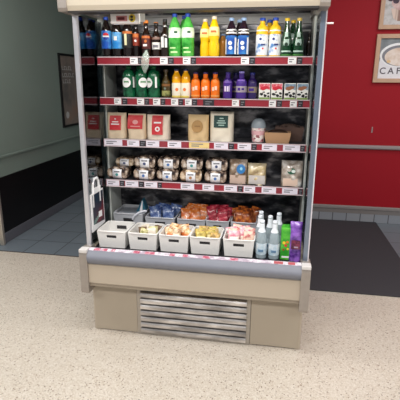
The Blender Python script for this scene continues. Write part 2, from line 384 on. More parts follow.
# base
obj('base_panel', bx(-.622, -.350, .025, .05, .006, .36, bev=.002), mat('base_enamel', (168, 156, 139), .4, 0, .04, 5), FR)
obj('base_panel', bx(.340, .622, .025, .05, .006, .36, bev=.002), _M['base_enamel'], FR)
obj('plinth', bx(-.618, .618, .035, .70, 0, .02), black, FR)
b = BM(); box(b, -.348, -.326, .022, .05, .004, .36); box(b, .316, .338, .022, .05, .004, .36); box(b, -.326, .316, .022, .05, .295, .36); box(b, -.326, .316, .024, .05, .004, .016)
gf = obj('grille_frame', b, mat('grille_frame_metal', (168, 160, 150), .4, .4), FR)
b = BM(); z = .018
for i in range(7):
    zz = .018+i*.0396
    extrude_poly(b, [(.014, zz-.002), (.012, zz+.004), (.012, zz+.018), (.016, zz+.026), (.030, zz+.033), (.030, zz+.031), (.019, zz+.024), (.015, zz+.016), (.016, zz-.002)], -.326, .316)
obj('louvres', b, ramp_mat('louvre_steel', [(.3, (140, 136, 134)), (.5, (190, 186, 184)), (.66, (236, 232, 230))], 5, rough=.3, metal=.9, stretch=(1, 1, 4)), gf)
obj('grille_back', bx(-.326, .316, .048, .052, .016, .295), black, gf)
# shelves
SH = {1: (.225, 1.641), 2: (.232, 1.4153), 3: (.257, 1.1676), 4: (.259, .9146)}
T1 = [('w',-0.407,-0.362),('k',-0.360,-0.341),('w',-0.231,-0.188),('k',-0.185,-0.153),('w',-0.100,-0.058),('k',-0.055,-0.026),('w',0.223,0.266),('k',0.269,0.299),('w',0.474,0.518),('k',0.521,0.549)]
T2 = [('w',-0.515,-0.472),('k',-0.466,-0.435),('w',-0.375,-0.333),('k',-0.330,-0.303),('w',-0.279,-0.237),('k',-0.233,-0.207),('w',-0.172,-0.131),('k',-0.128,-0.102),('w',-0.090,-0.052),('k',-0.049,-0.020),('k',0.014,0.077),('w',0.179,0.218),('k',0.224,0.252),('w',0.384,0.422),('k',0.425,0.455),('w',0.498,0.535),('k',0.541,0.567)]
T3 = [('w',-0.600,-0.485),('r',-0.483,-0.456),('w',-0.454,-0.378),('k',-0.375,-0.337),('w',-0.335,-0.254),('r',-0.251,-0.211),('w',-0.202,-0.120),('r',-0.116,-0.087),('y',-0.072,0.048),('w',0.077,0.159),('k',0.162,0.194),('w',0.215,0.293),('k',0.296,0.325),('w',0.355,0.440),('r',0.443,0.468),('w',0.474,0.569),('k',0.571,0.596)]
T4 = [('w',-0.598,-0.516),('k',-0.512,-0.483),('w',-0.477,-0.393),('k',-0.390,-0.357),('w',-0.354,-0.272),('k',-0.268,-0.243),('w',-0.124,-0.041),('r',-0.035,-0.004),('w',0.010,0.081),('r',0.087,0.111),('w',0.141,0.219),('k',0.223,0.252),('w',0.258,0.326),('r',0.331,0.358),('w',0.364,0.448),('r',0.450,0.471),('w',0.483,0.572),('k',0.576,0.602)]
darktick = mat('black_ticket', (38, 36, 44), .6)
for i, T in ((1, T1), (2, T2), (3, T3), (4, T4)):
    ys, zs = SH[i]
    sh = obj('shelf', bx(-.603, .603, ys+.004, .52, zs-.022, zs, bev=.001), mat('shelf_steel', (70, 70, 76), .4, .4), FR)
    obj('price_rail', bx(-.603, .603, ys-.002, ys+.004, zs-.041, zs+.002), redrail, sh)
    b = BM(); box(b, -.603, .603, ys-.005, ys-.002, zs-.002, zs+.003); box(b, -.603, .603, ys-.006, ys-.002, zs-.043, zs-.038); obj('rail_edge', b, mat('clear_rail_edge', (206, 190, 196), .3), sh)
    for k, a, c in T:
        m = {'w': lilac if i > 2 else paper, 'k': darktick, 'r': redtick, 'y': yellowtick}[k]
        p = obj('price_ticket', bx(a, min(c, .6), ys-.0045, ys-.002, zs-.037, zs-.003), m, sh)
        if k in 'wy':
            b = BM(); w = c-a
            box(b, a+w*.12, a+w*.7, ys-.0052, ys-.0045, zs-.016, zs-.011); box(b, a+w*.12, a+w*.5, ys-.0052, ys-.0045, zs-.028, zs-.022); obj('ticket_print', b, inkgrey, sh)
        elif k == 'k':
            b = BM(); w = c-a
            box(b, a+w*.2, a+w*.8, ys-.0052, ys-.0045, zs-.018, zs-.013); box(b, a+w*.2, a+w*.6, ys-.0052, ys-.0045, zs-.03, zs-.025); obj('ticket_print', b, inkgrey, sh)
# temperature display under the header
b = BM(); box(b, -.41, -.265, -.055, -.015, 1.786, 1.842, .006, 3); dp = obj('temperature_display', b, mat('display_silver', (240, 236, 236), .35), FR, True)
obj('display_window', bx(-.378, -.322, -.0565, -.054, 1.797, 1.822), mat('pinkish_bezel', (196, 130, 130), .4), dp)
obj('display_screen', bx(-.371, -.335, -.0575, -.0562, 1.803, 1.816), mat('led_dark_red', (96, 14, 22), .3), dp)
b = BM(); slab_xz(b, ell(-.296, 1.811, .017, .019, 20), -.055, .002); obj('badge_disc', b, mat('badge_yellow', (216, 190, 60), .4), dp)
b = BM(); slab_xz(b, ell(-.298, 1.817, .008, .006, 12), -.057, .001); slab_xz(b, ell(-.298, 1.803, .008, .006, 12), -.057, .001); obj('badge_print', b, black, dp)
obj('side_tag', bx(-.258, -.236, -.04, -.037, 1.795, 1.835), white, dp)

# ------------------------------------------------------------------ hanging wobbler and carrier-bag sign
t = thing('shelf_wobbler', 'clear green-white oval plastic wobbler clipped to the top shelf rail', 'shelf wobbler', (-.311, .205, 1.553))
b = BM(); rows = []
for j in range(13):
    v = j/12; z = .125*v; w = .027*math.sin(PI*min(.97, max(.03, v)))**.7
    rows.append([b.verts.new((w*(u/4-1)*.9 + .012*(v-.5), -.02*math.sin(PI*v)*(1-.6*abs(u/4-1)), z)) for u in range(9)])
for a, c in zip(rows, rows[1:]):
    for k in range(8): b.faces.new((a[k], a[k+1], c[k+1], c[k]))
lf = obj('wobbler_leaf', b, mat('clear_mint_plastic', (214, 232, 222), .15, alpha=.32, coat=.5), t, True)
md = lf.modifiers.new('th', 'SOLIDIFY'); md.thickness = .0012
b = BM(); tube(b, [(0, .0, .07), (.004, .008, .09), (.004, .012, .095)], .004); obj('clip', b, white, t, True)

t = thing('carrier_bag_sign', 'bag-shaped white cardboard sign with dark teal panel on the left glass', 'sign', (-.6085, .018, .65))
def slab_yz(bm, poly, x, th=.0015):
    a = [bm.verts.new((x, y, z)) for y, z in poly]; c = [bm.verts.new((x+th, y, z)) for y, z in poly]; n = len(poly)
    for i in range(n): bm.faces.new((a[i], a[(i+1) % n], c[(i+1) % n], c[i]))
    bm.faces.new(a); bm.faces.new(c[::-1]); return bm
b = BM(); slab_yz(b, [(0, -.005), (.195, .0), (.185, .225), (.0, .225)], 0, .004); bd = obj('board', b, mat('sign_white', (240, 240, 242), .5), t)
b = BM(); tube(b, [(.002, .04, .22), (.002, .045, .28), (.002, .065, .305), (.002, .105, .305), (.002, .125, .28), (.002, .13, .22)], .0075); box(b, -.001, .005, .03, .15, .22, .25); obj('handle', b, _M['sign_white'], t)
b = BM(); slab_yz(b, [(.022, .035), (.185, .02), (.178, .215), (.022, .215)], .004, .001); obj('printed_panel', b, ramp_mat('teal_to_wine', [(.38, (24, 44, 62)), (.52, (48, 40, 56)), (.62, (104, 26, 40))], 7), bd)
b = BM(); slab_yz(b, [(.028, .14), (.042, .14), (.042, .22), (.028, .22)], .005, .0008); slab_yz(b, [(.128, .155), (.142, .155), (.142, .22), (.128, .22)], .005, .0008); obj('printed_straps', b, _M['sign_white'], bd)
b = BM(); slab_yz(b, [(.10, .06), (.15, .055), (.15, .095), (.10, .095)], .005, .0008); obj('white_badge', b, _M['sign_white'], bd)
b = BM()
for k in range(4): slab_yz(b, [(.03+k*.018, .035+k*.006), (.037+k*.018, .035+k*.006), (.044+k*.018, .062+k*.006), (.037+k*.018, .062+k*.006)], .005, .0008)
obj('printed_marks', b, mat('mint_print', (130, 170, 160), .6), bd)

# ------------------------------------------------------------------ bottles
def prof_pet(r, h, neck=.011, waist=0):
    return [(r*.55, 0), (r*.9, .004), (r, .014), (r, h*.30), (r*(1-waist), h*.36), (r*(1-waist), h*.42), (r, h*.5), (r*.99, h*.62), (r*.9, h*.70), (r*.66, h*.80), (r*.42, h*.88), (neck, h*.91), (neck, h*.945)]
def prof_glass(r, h, neck=.010):
    return [(r*.8, 0), (r, .005), (r, h*.52), (r*.96, h*.58), (r*.75, h*.66), (r*.5, h*.74), (r*.38, h*.82), (neck, h*.9), (neck*1.15, h*.92), (neck, h*.945)]
def prof_cone(r, h, neck=.010):
    return [(r*.8, 0), (r, .005), (r, h*.32), (r*.93, h*.42), (r*.72, h*.58), (r*.5, h*.74), (r*.38, h*.86), (neck, h*.92), (neck, h*.95)]
def cap_bm(r, z0, z1):
    return lathe(BM(), [(r*.96, z0), (r, z0+.001), (r, z1-.003), (r*.85, z1)], 20)
def rad_at(prof, z):
    for (r0, z0), (r1, z1) in zip(prof, prof[1:]):
        if z0 <= z <= z1: return r0+(r1-r0)*(z-z0)/max(1e-6, z1-z0)
    return prof[-1][0]
def sleeve(prof, z0, z1, off=.0007, n=8):
    P = [(rad_at(prof, z0+(z1-z0)*i/n)+off, z0+(z1-z0)*i/n) for i in range(n+1)]
    return lathe(BM(), P, 24, cap=False)
def bottle(label, prof, h, body_m, cap_m, bands=(), extras=(), name='drink_bottle', cap_r=.0135, cat='bottle'):
    t = thing(name, label, cat)
    obj('body', lathe(BM(), prof, 24), body_m, t, True)
    obj('cap', cap_bm(cap_r, h*.925, h), cap_m, t, True)
    for z0, z1, m in bands: obj('label_band', sleeve(prof, z0*h, z1*h), m, t, True)
    for nm, m, fn in extras: obj(nm, fn(prof, h), m, t, True)
    return t
cola = mat('cola_dark', (24, 14, 14), .12, coat=.6, var=.2)
dkglass = mat('dark_brown_glass', (34, 20, 14), .1, coat=.6, var=.2)
greenpet = ramp_mat('bright_green_pet', [(.35, (34, 140, 44)), (.6, (96, 200, 90))], 20, rough=.15, coat=.5)
dkgreen = ramp_mat('deep_green_pet', [(.35, (4, 60, 38)), (.65, (26, 110, 70))], 26, rough=.15, coat=.6)
wine_green = mat('green_glass', (14, 62, 34), .08, coat=.7, var=.3)
yellow = mat('yellow_drink', (250, 200, 20), .2, coat=.5, var=.08)
orange = mat('orange_drink', (252, 124, 26), .2, coat=.4, var=.06)
juice = mat('orange_yellow_drink', (252, 178, 20), .2, coat=.4, var=.08)
purple = mat('purple_drink', (74, 44, 140), .2, coat=.4, var=.15)
vdark = mat('dark_purple_drink', (34, 16, 34), .15, coat=.5)
bluecap = mat('blue_cap', (30, 70, 170), .35); palebluecap = mat('pale_blue_cap', (150, 180, 220), .35); orangecap = mat('orange_cap', (226, 130, 40), .4)
whitecap = mat('cream_cap', (226, 214, 196), .4); purplecap = mat('purple_cap', (52, 36, 96), .35); goldcap = mat('gold_cap', (222, 190, 90), .35); ycap = mat('yellow_cap', (236, 196, 40), .35); blkcap = mat('black_cap', (24, 22, 24), .35); redcap = mat('red_cap', (170, 40, 36), .35)
bluelab = ramp_mat('blue_label', [(.4, (20, 84, 190)), (.7, (90, 190, 240))], 18, rough=.4)
cyanlab = ramp_mat('sky_label', [(.4, (40, 140, 220)), (.7, (160, 220, 246))], 18, rough=.4)
whitelab = mat('white_label', (240, 240, 238), .5)
redp = mat('label_red', (210, 40, 50), .5); bluep = mat('label_blue', (24, 60, 160), .5); whp = mat('label_white', (244, 244, 244), .5)
orlab = mat('orange_label', (200, 110, 50), .5); blacklab = mat('black_label', (20, 20, 22), .5); rust = mat('rust_label', (140, 50, 32), .5)
def W(z0, z1, a0, a1, off=.0012):
    return lambda p, h: wrap(BM(), (rad_at(p, (z0+z1)/2*h))+off, z0*h, z1*h, a0, a1)
def D(z, r, a=0., off=.0014):
    return lambda p, h: wrap_disc(BM(), rad_at(p, z*h)+off, z*h, r, a)
def half_disc(z, r, a, lo, hi, off):
    def f(p, h):
        R = rad_at(p, z*h)+off; bm = BM(); n = 12
        c = bm.verts.new((R*math.sin(a), -R*math.cos(a), z*h+(r*.22 if lo == 0 else -r*.22))); ring = []
        for i in range(n+1):
            t = lo+.25+(hi-lo-.5)*i/n; aa = a+r*math.cos(t)/R; ring.append(bm.verts.new((R*math.sin(aa), -R*math.cos(aa), z*h+r*math.sin(t))))
        for i in range(n): bm.faces.new((c, ring[i], ring[i+1]))
        return bm
    return f
A1 = .3   # a front mark turned a little toward the camera side
Y1, Z1 = .285, SH[1][1]
def globe(z, a=.2, r=.013): return [('emblem_white', whp, D(z, r, a, .0014)), ('emblem_red', redp, half_disc(z, r, a, 0, PI, .0040)), ('emblem_blue', bluep, half_disc(z, r, a, PI, 2*PI, .0040))]
h = .222; pet = prof_pet(.030, h)
kinds = {}
kinds['A'] = bottle('cola bottle with deep blue label and round red-white-blue emblem, first on the top shelf', pet, h, cola, bluecap, [(.22, .66, bluelab)], globe(.52, .25, .019))
kinds['B'] = bottle('cola bottle with light blue label, second on the top shelf, below the temperature display', pet, h, cola, bluecap, [(.22, .62, cyanlab)], [('label_mark', whp, W(.42, .52, -.3, .3))])
kinds['C'] = bottle('cola bottle with black label and upright cream panel, third on the top shelf', pet, h, cola, blkcap, [(.24, .66, blacklab)], [('label_panel', mat('cream_panel', (236, 232, 190), .5), W(.30, .58, -.35, .12)), ('label_trim', orlab, W(.58, .64, -1.2, 1.2))])
kinds['D'] = bottle('slim dark bottle with orange label squeezed beside the black-labelled cola', prof_pet(.021, .19), .19, cola, blkcap, [(.34, .70, rust)], [('label_mark', orlab, W(.58, .68, -1, 1)), ('label_script', whp, D(.48, .007, .1))])
pg = prof_glass(.027, .200)
kinds['E'] = bottle('dark bottle with rust-red label and orange cap above the clear wobbler', pg, .2, dkglass, orangecap, [(.24, .6, mat('deep_rust_label', (84, 26, 24), .5))], [('label_mark', orlab, W(.52, .58, -1, 1)), ('label_script', whp, W(.30, .36, -.5, .4)), ('label_script', orlab, D(.44, .008, .1))])
kinds['F'] = bottle('dark brown glass bottle with a narrow white label band, left of a taller white-labelled one', prof_glass(.0245, .185), .185, dkglass, blkcap, [(.24, .44, whitelab)], [('label_text', inkgrey, W(.29, .37, -.6, .6)), ('neck_band', mat('neck_tan', (130, 100, 90), .5), lambda p, h: sleeve(p, .52*h, .60*h))])
kinds['G'] = bottle('dark glass bottle with a tall white label, just left of the green bottles', prof_glass(.027, .205), .205, dkglass, blkcap, [(.26, .54, blacklab)], [('label_panel', whp, W(.26, .54, -.75, -.1)), ('label_panel', whp, W(.26, .50, .15, .6)), ('neck_ring', mat('silver_foil', (160, 160, 160), .3, .5), lambda p, h: sleeve(p, .80*h, .84*h))])
hg = .232; pgp = prof_pet(.036, hg)
wgl = ramp_mat('white_green_label', [(.42, (238, 246, 236)), (.62, (150, 210, 140))], 12, rough=.4)
kinds['H'] = bottle('large bright green bottle with white label and blue cap, left one of the pair', pgp, hg, greenpet, bluecap, [(.45, .68, wgl)], [('label_text', mat('green_ink', (40, 90, 60), .6), W(.55, .60, .1, .6)), ('label_lemon', mat('pale_lime', (200, 236, 170), .5), W(.10, .14, -.5, .6, .001)), ('label_lemon', mat('pale_lime', (200, 236, 170), .5), W(.20, .23, -.6, .3, .001))], cap_r=.015)
hy = .212; py = prof_pet(.0285, hy, waist=.12)
ylab = ramp_mat('yellow_white_label', [(.4, (252, 226, 120)), (.62, (252, 240, 200))], 14, rough=.4)
kinds['I'] = bottle('yellow drink bottle with cream cap, left one of the two yellow ones', py, .204, yellow, whitecap, [(.52, .74, ylab)], [('label_text', orlab, W(.60, .65, -.5, .5))])
hv = .206; pv = prof_pet(.0305, hv)
vlab = ramp_mat('royal_blue_label', [(.4, (18, 78, 170)), (.7, (60, 150, 220))], 16, rough=.4)
kinds['J'] = bottle('dark drink bottle with blue label and pale blue cap, left one of the two', pv, hv, vdark, palebluecap, [(.08, .55, vlab), (.60, .635, whp), (.68, .71, whp)], [('label_script', whp, D(.36, .011, -.1)), ('label_script', whp, D(.24, .010, .0)), ('label_panel', whp, W(.08, .50, .75, 1.15)), ('label_panel', whp, W(.08, .46, -1.2, -.85))], cap_r=.0145)
hk = .203; pk = [(.026, 0), (.032, .005), (.0325, .02), (.0325, hk*.62), (.031, hk*.70), (.028, hk*.77), (.018, hk*.82), (.013, hk*.85), (.013, hk*.95)]
klab = ramp_mat('white_blue_art_label', [(.34, (60, 130, 200)), (.46, (236, 240, 244)), (.66, (244, 244, 244)), (.76, (120, 180, 100))], 22, rough=.4)
kinds['K'] = bottle('bottle with yellow shoulder, white-blue picture label and blue cap, left one of the two', pk, hk, mat('golden_yellow', (250, 196, 40), .3), bluecap, [(.05, .58, klab), (.66, .69, whp)], [('label_art', mat('navy_art', (40, 60, 130), .5), D(.46, .007, -.2)), ('label_art', redp, D(.22, .005, .2)), ('label_art', mat('navy_art', (40, 60, 130), .5), W(.30, .34, -.1, .6))], cap_r=.016)
hl = .2; pl = prof_cone(.0305, hl)
kinds['L'] = bottle('green glass bottle with pale pointed label and yellow cap', pl, hl, wine_green, ycap, [(.03, .08, mat('green_base_label', (60, 120, 50), .5))], [('label_panel', mat('silver_green_label', (186, 210, 200), .4), W(.30, .46, -.5, .45, .001)), ('label_panel', mat('silver_green_label', (186, 210, 200), .4), W(.46, .64, -.45, .3, .0006)), ('label_panel', mat('silver_green_label', (186, 210, 200), .4), W(.13, .17, -.9, .9, .001)), ('label_script', mat('dark_green_ink', (14, 50, 34), .5), D(.33, .009, 0., .0022))])
kinds['M'] = bottle('thin dark bottle alone at the right end of the top shelf', prof_glass(.0135, .14, .007), .14, dkglass, blkcap, [], [], cap_r=.008)
def put(k, x, y, z): kinds[k].location = (x, y, z)
for k, x in zip('ABCDEFG', (-.566, -.502, -.438, -.392, -.327, -.268, -.216)): put(k, x, Y1 if k != 'D' else Y1+.012, Z1)
put('H', -.160, Y1, Z1); dup(kinds['H'], (-.085, Y1, Z1), 'large bright green bottle with white label and blue cap, right one of the pair')
put('I', .012, Y1+.01, Z1)
kinds['I2'] = dup(kinds['I'], (.066, Y1-.012, Z1), 'slightly taller yellow drink bottle with cream cap, nearer one beside the other yellow bottle')
for c in (kinds['I2'],): c.scale = (1.05, 1.05, 1.05)
put('J', .160, Y1, Z1); dup(kinds['J'], (.227, Y1, Z1), 'dark drink bottle with blue label and pale blue cap, right one of the two')
put('K', .329, Y1, Z1); dup(kinds['K'], (.399, Y1, Z1), 'bottle with yellow shoulder, white-blue picture label and blue cap, right one of the two')
put('L', .461, Y1, Z1); r = dup(kinds['L'], (.525, Y1, Z1), 'green glass bottle with pale pointed label and gold cap, right end of the pair')
for c in r.children:
    if c.name.startswith('cap'): c.data = c.data.copy(); c.data.materials.clear(); c.data.materials.append(goldcap)
kinds['L']['label'] = 'green glass bottle with pale pointed label and bright yellow cap'
put('M', .585, Y1+.08, Z1)
# second row on the top shelf
for k, x, s in (('A', -.545, 'blue-label cola bottle in the second row, behind the first cola bottles'), ('C', -.468, 'dark cola bottle in the second row, behind the light blue one'), ('E', -.355, 'dark bottle in the second row, left behind the rust-labelled one'), ('E', -.292, 'dark bottle in the second row, right behind the rust-labelled one'), ('G', -.238, 'dark glass bottle in the second row, behind the two white-labelled ones'), ('H', -.122, 'bright green bottle in the second row, between the front green pair'), ('J', .197, 'blue-labelled dark bottle in the second row, between the front pair'), ('K', .366, 'blue-capped bottle in the second row, between the front yellow-shouldered pair'), ('L', .495, 'green glass bottle in the second row, between the front glass pair')):
    dup(kinds[k], (x, Y1+.085, Z1), s)
kinds['O1'] = bottle('orange drink bottle standing behind and right of the yellow bottles', prof_pet(.025, .13), .13, mat('amber_drink', (206, 140, 60), .2, coat=.4), palebluecap)
kinds['O1'].location = (.108, Y1+.06, Z1)

# ---- second shelf
Y2, Z2 = .29, SH[2][1]
h = .180; pn = [(.032, 0), (.0365, .004), (.0375, .016), (.0375, .03), (.036, .04), (.0375, .05), (.0375, .122), (.036, .130), (.034, .140), (.024, .156), (.013, .165), (.013, h*.95)]
N = bottle('deep green water bottle with big round white label, leftmost of the three', pn, h, dkgreen, mat('green_cap', (20, 110, 60), .35), [], [('round_label', whp, D(.48, .028, -.15)), ('side_label', whp, W(.32, .66, .95, 1.25)), ('label_text', mat('pale_green_ink', (110, 160, 120), .6), W(.48, .53, -.55, .25, .0022))], cap_r=.014)
N.location = (-.441, Y2, Z2)
dup(N, (-.364, Y2, Z2), 'deep green water bottle with label turned aside, middle of the three').rotation_euler = (0, 0, .7)
dup(N, (-.288, Y2, Z2), 'deep green water bottle with label turned half away, rightmost of the three').rotation_euler = (0, 0, -.55)
dup(N, (-.403, Y2+.08, Z2), 'deep green water bottle in the second row, left behind the front three')
dup(N, (-.33, Y2+.08, Z2), 'deep green water bottle in the second row, right behind the front three')
pO = prof_glass(.0255, .16)
O = bottle('olive-brown glass bottle standing between the green water and the yellow juice', pO, .16, mat('olive_brown_drink', (70, 56, 24), .12, coat=.5, var=.4), mat('brown_cap', (70, 56, 40), .4), [(.08, .26, ramp_mat('olive_label', [(.4, (180, 180, 110)), (.6, (80, 90, 40))], 30, rough=.5)), (.42, .5, mat('amber_band', (130, 84, 40), .5))], [('label_mark', mat('steel_mark', (120, 140, 130), .5), D(.34, .006, 0))])
O.location = (-.216, Y2, Z2)
hp = .165; pp = [(.022, 0), (.0265, .004), (.027, .015), (.027, .085), (.0255, .09), (.0265, .098), (.0255, .12), (.018, .135), (.013, .143), (.013, hp*.95)]
P = bottle('yellow juice bottle with white label and orange fruit mark, left one of the two', pp, hp, juice, mat('navy_cap', (40, 50, 90), .35), [(.03, .52, mat('juice_white_label', (246, 240, 220), .5))], [('fruit_mark', mat('fruit_orange', (240, 130, 60), .5), D(.30, .009, .25)), ('label_strip', mat('lemon_strip', (244, 220, 110), .5), W(.03, .09, -1.2, 1.2))], cap_r=.0145)
P.location = (-.153, Y2, Z2)
r = dup(P, (-.098, Y2, Z2), 'yellow juice bottle with white label and slanted grey mark, beside the purple-capped bottles'); r.rotation_euler = (0, 0, -.35)
hq = .147; pq = [(.022, 0), (.0265, .004), (.0265, .06), (.0265, .085), (.0255, .098), (.02, .108), (.0135, .114), (.0135, hq*.95)]
Q = bottle('orange drink bottle with purple cap, leftmost of the three', pq, hq, orange, purplecap, [], [('label_script', mat('pale_peach', (252, 214, 190), .5), W(.30, .44, -.55, -.1)), ('label_script', mat('pale_peach', (252, 214, 190), .5), W(.33, .48, .0, .5)), ('label_strip', mat('light_orange_strip', (252, 170, 90), .5), W(.08, .14, -1, 1))], cap_r=.0145)
Q.location = (-.040, Y2, Z2); dup(Q, (.017, Y2, Z2), 'orange drink bottle with purple cap, middle of the three'); dup(Q, (.074, Y2, Z2), 'orange drink bottle with purple cap, rightmost of the three')
R_ = bottle('purple drink bottle with white lettered label, next to the orange ones', pq, hq, purple, mat('violet_cap', (58, 44, 130), .35), [], [('label_script', mat('lilac_white', (226, 214, 240), .5), W(.28, .48, -.65, -.25)), ('label_script', mat('lilac_white', (226, 214, 240), .5), W(.28, .48, -.1, .3)), ('label_script', mat('lilac_white', (226, 214, 240), .5), W(.28, .50, .42, .52)), ('label_strip', mat('violet_strip', (120, 90, 180), .5), W(.60, .66, -1, 1))], cap_r=.0145)
R_.location = (.146, Y2, Z2)
R2 = bottle('purple drink bottle with pale lilac cap and wide silver label', [(a*1.15, z) for a, z in pq], .152, purple, mat('lilac_cap', (150, 140, 216), .35), [(.25, .47, mat('silver_tan_label', (170, 160, 170), .5))], [('label_text', purple, W(.31, .41, -.6, -.1)), ('label_text', purple, W(.33, .40, .1, .6)), ('shoulder_mark', mat('pale_violet', (140, 110, 200), .4), W(.64, .70, -.8, .8, .0005))], cap_r=.0155)  # paler violet patch across the shoulder
R2.location = (.224, Y2-.008, Z2)
R3 = bottle('purple drink bottle with dark blue cap and dull gold label, beside the milk cartons', [(a*1.05, z) for a, z in pq], .145, mat('dusky_purple_drink', (50, 34, 96), .2, coat=.4, var=.2), mat('deep_blue_cap', (30, 36, 120), .35), [(.25, .47, mat('dull_gold_label', (140, 126, 110), .5))], [('label_text', purple, W(.31, .41, -.6, .4))], cap_r=.0155)
R3.location = (.284, Y2+.012, Z2)
dup(R3, (.185, Y2+.07, Z2), 'dark purple bottle in the second row, between the two front purple ones')

# milk cartons
def carton(label, top, mid, loc):
    t = thing('milk_carton', label, 'carton', loc); w, d, h = .031, .031, .089
    obj('box', bx(-w, w, -d, d, 0, h, bev=.0025), mat('carton_white', (240, 240, 236), .45), t)
    rnd = random.Random(label)
    b = BM(); slab_xz(b, [(-w+.002, .058), (-w*.3, .050), (w*.3, .060), (w-.002, .052), (w-.002, h-.003), (-w+.002, h-.003)], -d, .0008); obj('top_print', b, top, t)
    b = BM(); slab_xz(b, [(-w*.8, .055), (-w*.2, .05), (w*.6, .062), (w*.8, .070), (w*.2, .075), (-w*.7, .068)], -d-.0009, .0006); obj('name_print', b, mid, t)
    b = BM()
    for cx, cz, rx, rz in ((-.017, .03, .011, .007), (.004, .022, .009, .008), (.020, .034, .008, .006), (-.004, .040, .006, .004), (.021, .018, .006, .005)): slab_xz(b, [(x+rnd.uniform(-.002, .002), z+rnd.uniform(-.002, .002)) for x, z in ell(cx, cz, rx, rz, 11)], -d, .0009)
    obj('cow_patches', b, black, t)
    b = BM(); slab_xz(b, rect(-w+.002, w-.002, .002, .012), -d, .0007); obj('grass_print', b, mat('grass_print', (140, 170, 90), .6), t)
    b = BM(); slab_xz(b, rect(.006, .026, h-.002, h+.0), -d*.2, .012); obj('straw_seal', b, paper, t)
    return t
pinkp = ramp_mat('pink_red_print', [(.4, (206, 40, 70)), (.65, (240, 170, 180))], 60, rough=.5); strawb = mat('strawberry_red', (200, 30, 56), .5)
bgp = ramp_mat('blue_grey_print', [(.4, (110, 136, 160)), (.65, (170, 190, 204))], 50, rough=.5); choc = mat('chocolate_print', (150, 96, 66), .5)
carton('small milk carton with pink-red top print, leftmost of the four', pinkp, strawb, (.356, Y2-.01, Z2)); carton('small milk carton with pink-red top print, second of the four', pinkp, strawb, (.423, Y2-.01, Z2))
carton('small milk carton with grey-blue top print, third of the four', bgp, choc, (.495, Y2-.01, Z2)); carton('small milk carton with grey-blue top print, at the right end of its shelf', bgp, choc, (.562, Y2-.01, Z2))

# ---- third shelf : standing bags
Y3, Z3 = .335, SH[3][1]
kraft = mat('kraft_paper', (236, 214, 184), .6, 0, .08, 20, .25, 40); kraftp = mat('pale_kraft_paper', (246, 230, 210), .6, 0, .08, 20, .25, 40); tan = mat('tan_paper', (232, 200, 150), .6, 0, .07, 20, .25, 40)
redl = ramp_mat('poppy_label', [(.4, (206, 44, 54)), (.65, (224, 90, 92))], 16, rough=.5)
def bag(label, w, h, d, m, loc, seed, rz=0): 
    t = thing('snack_bag', label, 'bag', loc, rz)
    obj('pouch', pillow(BM(), w, h, d, base=True, wr=.05, seed=seed, p=6), m, t, True)
    return t
def face(t, name, poly, m, d, h, lean=.0, lift=.0):
    """print on the front of a bag following its lean"""
    b = BM(); zs = [z for _, z in poly]
    def yy(z): v = z/h; return -d/2*max(.02, 1-v**3.2)**.6*1.03 - .004 - lift
    n = 8; z0, z1 = min(zs), max(zs); rows = []
    xs0 = min(x for x, _ in poly); xs1 = max(x for x, _ in poly)
    if len(poly) == 4:
        for j in range(n+1):
            z = z0+(z1-z0)*j/n; rows.append([b.verts.new((xs0, yy(z), z)), b.verts.new((xs1, yy(z), z))])
        for a, c in zip(rows, rows[1:]): b.faces.new((a[0], a[1], c[1], c[0]))
    else:
        b.faces.new([b.verts.new((x, yy(z), z)) for x, z in poly])
    o = obj(name, b, m, t); md = o.modifiers.new('th', 'SOLIDIFY'); md.thickness = .0008; md.offset = 1
    return o
t = bag('kraft bag with square red label of two white lines, leftmost of the three', .122, .155, .075, kraft, (-.541, Y3, Z3), 1)
f = face(t, 'front_label', rect(-.036, .036, .052, .138), redl, .075, .155); face(f, 'label_print', rect(-.02, .02, .098, .104), whp, .075, .155, lift=.002); face(f, 'label_print', rect(-.026, .026, .084, .091), whp, .075, .155, lift=.002); face(f, 'label_print', rect(-.005, .005, .115, .121), whp, .075, .155, lift=.002)
t = bag('kraft bag with wide red label and faint white scribble, middle of the three', .115, .150, .075, kraft, (-.412, Y3, Z3), 2, -.05)
f = face(t, 'front_label', rect(-.05, .046, .062, .142), redl, .075, .15); face(f, 'label_print', ell(.0, .102, .018, .013, 14), mat('pink_print', (226, 160, 160), .6), .075, .15, lift=.002); face(f, 'label_print', rect(-.03, .03, .074, .080), mat('pink_print', (226, 160, 160), .6), .075, .15, lift=.002)
t = bag('pale kraft bag with upright red label and round white mark, rightmost of the three', .142, .147, .075, kraftp, (-.276, Y3, Z3), 3, .04)
f = face(t, 'front_label', rect(-.035, .032, .03, .142), redl, .075, .147); face(f, 'round_mark', ell(.0, .064, .015, .015, 18), whp, .075, .147, lift=.002); face(f, 'round_mark_centre', ell(.0, .064, .007, .007, 12), redl, .075, .147, lift=.003); face(f, 'label_print', rect(-.022, .022, .097, .106), whp, .075, .147, lift=.002)
t = bag('plain tan paper bag with faint brown round print', .126, .152, .075, tan, (-.030, Y3, Z3), 4, -.03)
face(t, 'round_print', ell(0, .085, .034, .036, 22), mat('brown_print', (186, 146, 92), .6), .075, .152); face(t, 'print_mark', rect(-.016, .018, .082, .09), mat('soft_brown', (160, 120, 72), .6), .075, .152, lift=.0015)
t = bag('cream bag with dark teal square label, right of the plain tan bag', .140, .172, .08, mat('cream_paper', (246, 236, 216), .6, 0, .06, 20, .25, 40), (.112, Y3, Z3), 5, .03)
f = face(t, 'front_label', rect(-.045, .038, .082, .150), mat('teal_label', (22, 66, 62), .5), .08, .172)
for z, a in ((.132, .012), (.118, .022), (.106, .028), (.093, .018)): face(f, 'label_print', rect(-a, a*.9, z, z+.006), mat('pale_mint', (176, 206, 196), .6), .08, .172, lift=.002)
